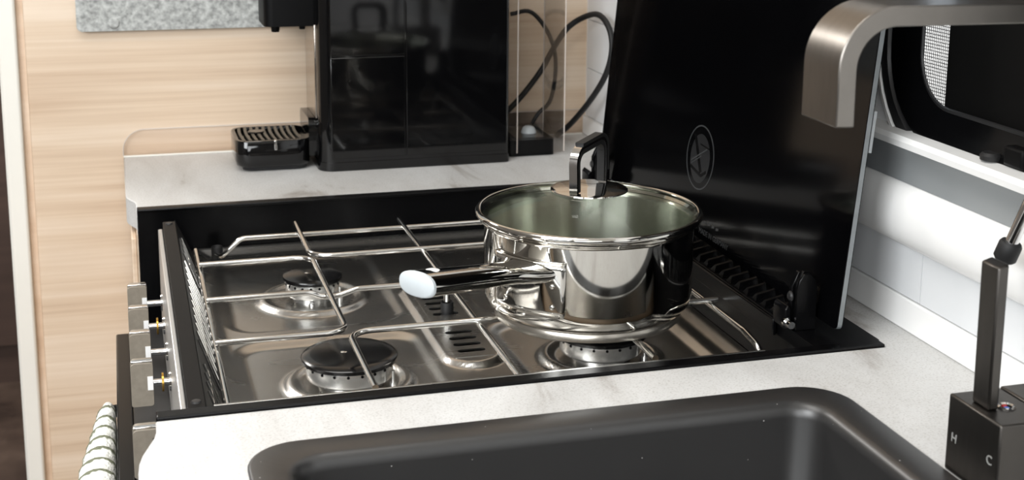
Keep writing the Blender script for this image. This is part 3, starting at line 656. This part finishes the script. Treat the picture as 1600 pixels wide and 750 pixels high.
MB().prism(rrect(0.1500, QX0+0.002, 1.490, 1.560, (0.003, 0.010, 0.010, 0.003), 5), 0.158, 0.285).build('brew_head', 'black_matt', Q, bevel=0.002)
nz = MB().lathe([(0, 0), (0.0042, 0), (0.0048, 0.003), (0.0048, 0.0085), (0, 0.0085)], (0.1640, 1.512, 0.1500), 20).build('nozzle', 'black_matt', Q, smooth=40)
MB().lathe([(0, 0), (0.0032, 0), (0.0035, 0.003), (0.0035, 0.005), (0, 0.005)], (0.1925, 1.505, 0.1532), 20).build('nozzle', 'black_matt', Q, smooth=40)
# drip tray
TX0, TX1, TY0, TY1 = 0.1150, 0.1965, 1.4790, 1.5640
def tl(d, z, r): return [(x, y, z) for x, y in rrect(TX0+d, TX1-d*0.4, TY0+d, TY1-d, r, 6)]
b = MB(); b.loft([tl(0.004, 0.0050, 0.014), tl(0.001, 0.0070, 0.016), tl(0.0, 0.012, 0.016), tl(0.0, 0.0340, 0.016), tl(0.0008, 0.0350, 0.0155), tl(0.0040, 0.0350, 0.013), tl(0.0048, 0.0300, 0.012)], True, True)
tr = b.build('drip_tray', 'black_gloss', Q, smooth=45)
MB().loft([tl(0.008, 0.0005, 0.012), tl(0.007, 0.005, 0.012)]).build('tray_foot', 'dark_grey', tr, smooth=45)
for k in range(10):
    x = TX0 + 0.0095 + k*0.0068
    b = MB(); pts = [(x - 0.0016*math.sin(math.pi*i/8), TY0 + 0.006 + 0.073*i/8, 0.0338) for i in range(9)]
    b.sweep(pts, (0, 0, 1), 0.0028, 0.0032); b.build('slat', 'slat', tr)
MB().lathe([(0, 0.0010), (0.0085, 0.0010), (0.0095, 0.0), (0.0095, -0.003), (0, -0.003)], (0.1415, 1.530, 0.0354), 28).build('float_button', 'black_gloss', tr, smooth=40)
MB().box(0.1560, 0.1592, TY0-0.0012, TY0+0.004, 0.0245, 0.0354).build('clip', 'chrome', tr, bevel=0.0006)
# water tank
KX0, KX1, KY0, KY1 = 0.4215, 0.4915, 1.4830, 1.5680
def kl(d, z): return [(x, y, z) for x, y in rrect(KX0+d, KX1-d, KY0+d, KY1-d, 0.005, 4)]
b = MB(); b.loft([kl(0, 0.004), kl(0, 0.27)], True, False); b.loft([kl(0.0016, 0.0225), kl(0.0016, 0.27)], True, False)
tk = b.build('water_tank', 'tankglass', Q, smooth=40, label='clear plastic water tank')
for (x_, y_) in ((KX1-0.0012, KY0+0.0012), (KX1-0.0012, KY1-0.0012), (KX0+0.012, KY0+0.0008)): MB().tube([(x_, y_, 0.005), (x_, y_, 0.268)], 0.0007, 8).build('tank_edge', 'acrylic_edge', tk, smooth=60)
MB().prism(rrect(KX0+0.004, KX1-0.012, KY0+0.004, KY1-0.004, 0.004, 3), 0.0008, 0.0195).build('tank_base', 'black_matt', tk)
MB().prism(rrect(KX0+0.002, KX1-0.002, KY0+0.002, KY1-0.002, 0.004, 3), 0.0197, 0.0222).build('tank_floor', 'acrylic', tk)
MB().lathe([(0, 0.008), (0.004, 0.008), (0.007, 0.006), (0.009, 0.001), (0.009, 0), (0, 0)], (0.4555, 1.512, 0.0226), 20).build('tank_valve', 'cap_grey', tk, smooth=50)
MB().tube(spline([(0.4506, 1.575, 0.155), (0.4762, 1.5745, 0.1567), (0.4992, 1.574, 0.1281), (0.5079, 1.574, 0.0926), (0.502, 1.574, 0.0492), (0.4858, 1.574, 0.0316), (0.470, 1.574, 0.006)]), 0.0026, 8).build('power_cord', 'rubber', Q, smooth=60)
MB().tube(spline([(0.44, 1.5745, 0.03), (0.4652, 1.5745, 0.0548), (0.4892, 1.574, 0.0853), (0.5030, 1.570, 0.1122), (0.5150, 1.555, 0.1379), (0.5293, 1.54, 0.1525), (0.5351, 1.5, 0.1609), (0.538, 1.47, 0.1482), (0.5387, 1.462, 0.1234), (0.5356, 1.475, 0.0919), (0.529, 1.51, 0.0558), (0.5206, 1.555, 0.0203), (0.510, 1.573, 0.0040)]), 0.0035, 10).build('power_cord', 'rubber', Q, smooth=60)

# ================================================================== mixer tap
T = thing('mixer_tap', 'gunmetal square mixer tap with flat curved spout beside the sink', 'tap', (0.49, 0.617, 0))
BX0, BY0, BY1, BZ = 0.4465, 0.5930, 0.6415, 0.0465
body = MB().box(BX0, 0.4795, BY0, BY1, 0.0003, BZ).build('valve_block', 'gunmetal', T, bevel=0.0012)
MB().box(0.4805, 0.5300, BY0, BY1+0.001, 0.0003, BZ+0.0005).build('spout_base', 'gunmetal', T, bevel=0.0012)
MB().loft([[(0.4520, 0.6125, BZ), (0.4585, 0.6125, BZ), (0.4585, 0.6280, BZ), (0.4520, 0.6280, BZ)], [(0.4512, 0.6125, 0.1290), (0.4580, 0.6125, 0.1310), (0.4580, 0.6285, 0.1310), (0.4512, 0.6285, 0.1290)]]).build('lever', 'gunmetal', T, bevel=0.0012)
MB().lathe([(0.0030, 0), (0.0048, 0), (0.0050, 0.0006), (0.0042, 0.0012), (0.0030, 0.0006)], (0.4655, 0.6150, BZ), 24).build('dot_ring', 'chrome', body, smooth=40)
MB().lathe([(0, 0.0007), (0.0014, 0.0006), (0.0017, 0), (0, 0)], (0.4645, 0.6135, BZ), 14).build('blue_dot', 'blue', body, smooth=40)
MB().lathe([(0, 0.0007), (0.0014, 0.0006), (0.0017, 0), (0, 0)], (0.4655, 0.6172, BZ), 14).build('red_dot', 'red', body, smooth=40)
text_mesh('H', 'letter_hot', 'pale_print', body, (BX0-0.0003, 0.6335, 0.0220), (0, -1, 0), (0, 0, 1), 0.0076, 0.0002)
text_mesh('C', 'letter_cold', 'pale_print', body, (BX0-0.0003, 0.6005, 0.0235), (0, -1, 0), (0, 0, 1), 0.0076, 0.0002)
sp = fillet([(0.5050, 0.6240, BZ), (0.5050, 0.6240, 0.2680), (0.3490, 0.6240, 0.2690), (0.3490, 0.6240, 0.2130)], 0.0400, 12)
MB().sweep(sp, (0, 1, 0), 0.0370, 0.0105).build('spout', 'gunmetal_lit', T, smooth=40, bevel=0.0008)

# window stay with black end
N = thing('window_stay', 'chrome window stay rod with black rubber end', 'window stay', (0.52, 0.70, 0.10))
p0 = Vector((0.5200, 0.7000, 0.1060)); p1 = Vector((0.5300, 0.6800, 0.1700)); dv = (p1-p0).normalized()
rdp = [p0 + dv*0.004, p0 + dv*0.10, p0 + dv*0.11 + Vector((0.0245, 0, 0.005))]
MB().tube(fillet(rdp, 0.006), 0.0042, 14).build('rod', 'chrome', N, smooth=60)
MB().lathe([(0, -0.0065), (0.0060, -0.0065), (0.0072, -0.0050), (0.0072, 0.0045), (0.0062, 0.0062), (0.0045, 0.0065), (0, 0.0065)], p0 + dv*0.003, 24, axis=dv).build('end_cap', 'rubber', N, smooth=40)

pe = rdp[-1]
MB().prism(rrect(pe.y-0.009, pe.y+0.009, pe.z-0.012, pe.z+0.012, 0.003), WX+0.0035, WX+0.0074, plane='x').build('mount_plate', 'rubber', N, bevel=0.0006)

# ================================================================== tea towel over the oven rail
b = MB(); rows = []; NT = 90
for j in range(NT+1):
    y = 0.885 + 0.262*j/NT; row = []
    rip = 0.0022*math.sin(2*math.pi*y/0.0205)
    prof = []
    w = 0.0065 + 0.0075*min(1, max(0, (1.150-y)/0.13)); cx = -0.0185 - w
    for k in range(7): prof.append((cx - w - 0.010*(1-k/6)*(1+0.3*math.sin(y*40)), -0.325 + 0.192*k/6))
    for k in range(1, 9):
        a = math.pi - math.pi*k/9; prof.append((cx + w*math.cos(a), -0.126 + 0.0130*math.sin(a)))
    for k in range(1, 6): prof.append((cx + w, -0.131 - 0.12*k/5))
    for i, (x, z) in enumerate(prof):
        nx, nz_ = (x-cx), (z+0.128) if z > -0.130 else 0.0
        l = math.hypot(nx, nz_) or 1; row.append((x + nx/l*rip*(1 if x < cx+w*0.9 else 0.2), y, z + nz_/l*rip))
    rows.append(row)
b.loft(rows, False, False, closed=False)
tw = b.build('tea_towel', 'towel', smooth=80, solid=0.0025)
tag(tw, 'white ribbed tea towel with green-grey stripes hanging on the oven rail', 'towel')
print('objects', len(bpy.data.objects))
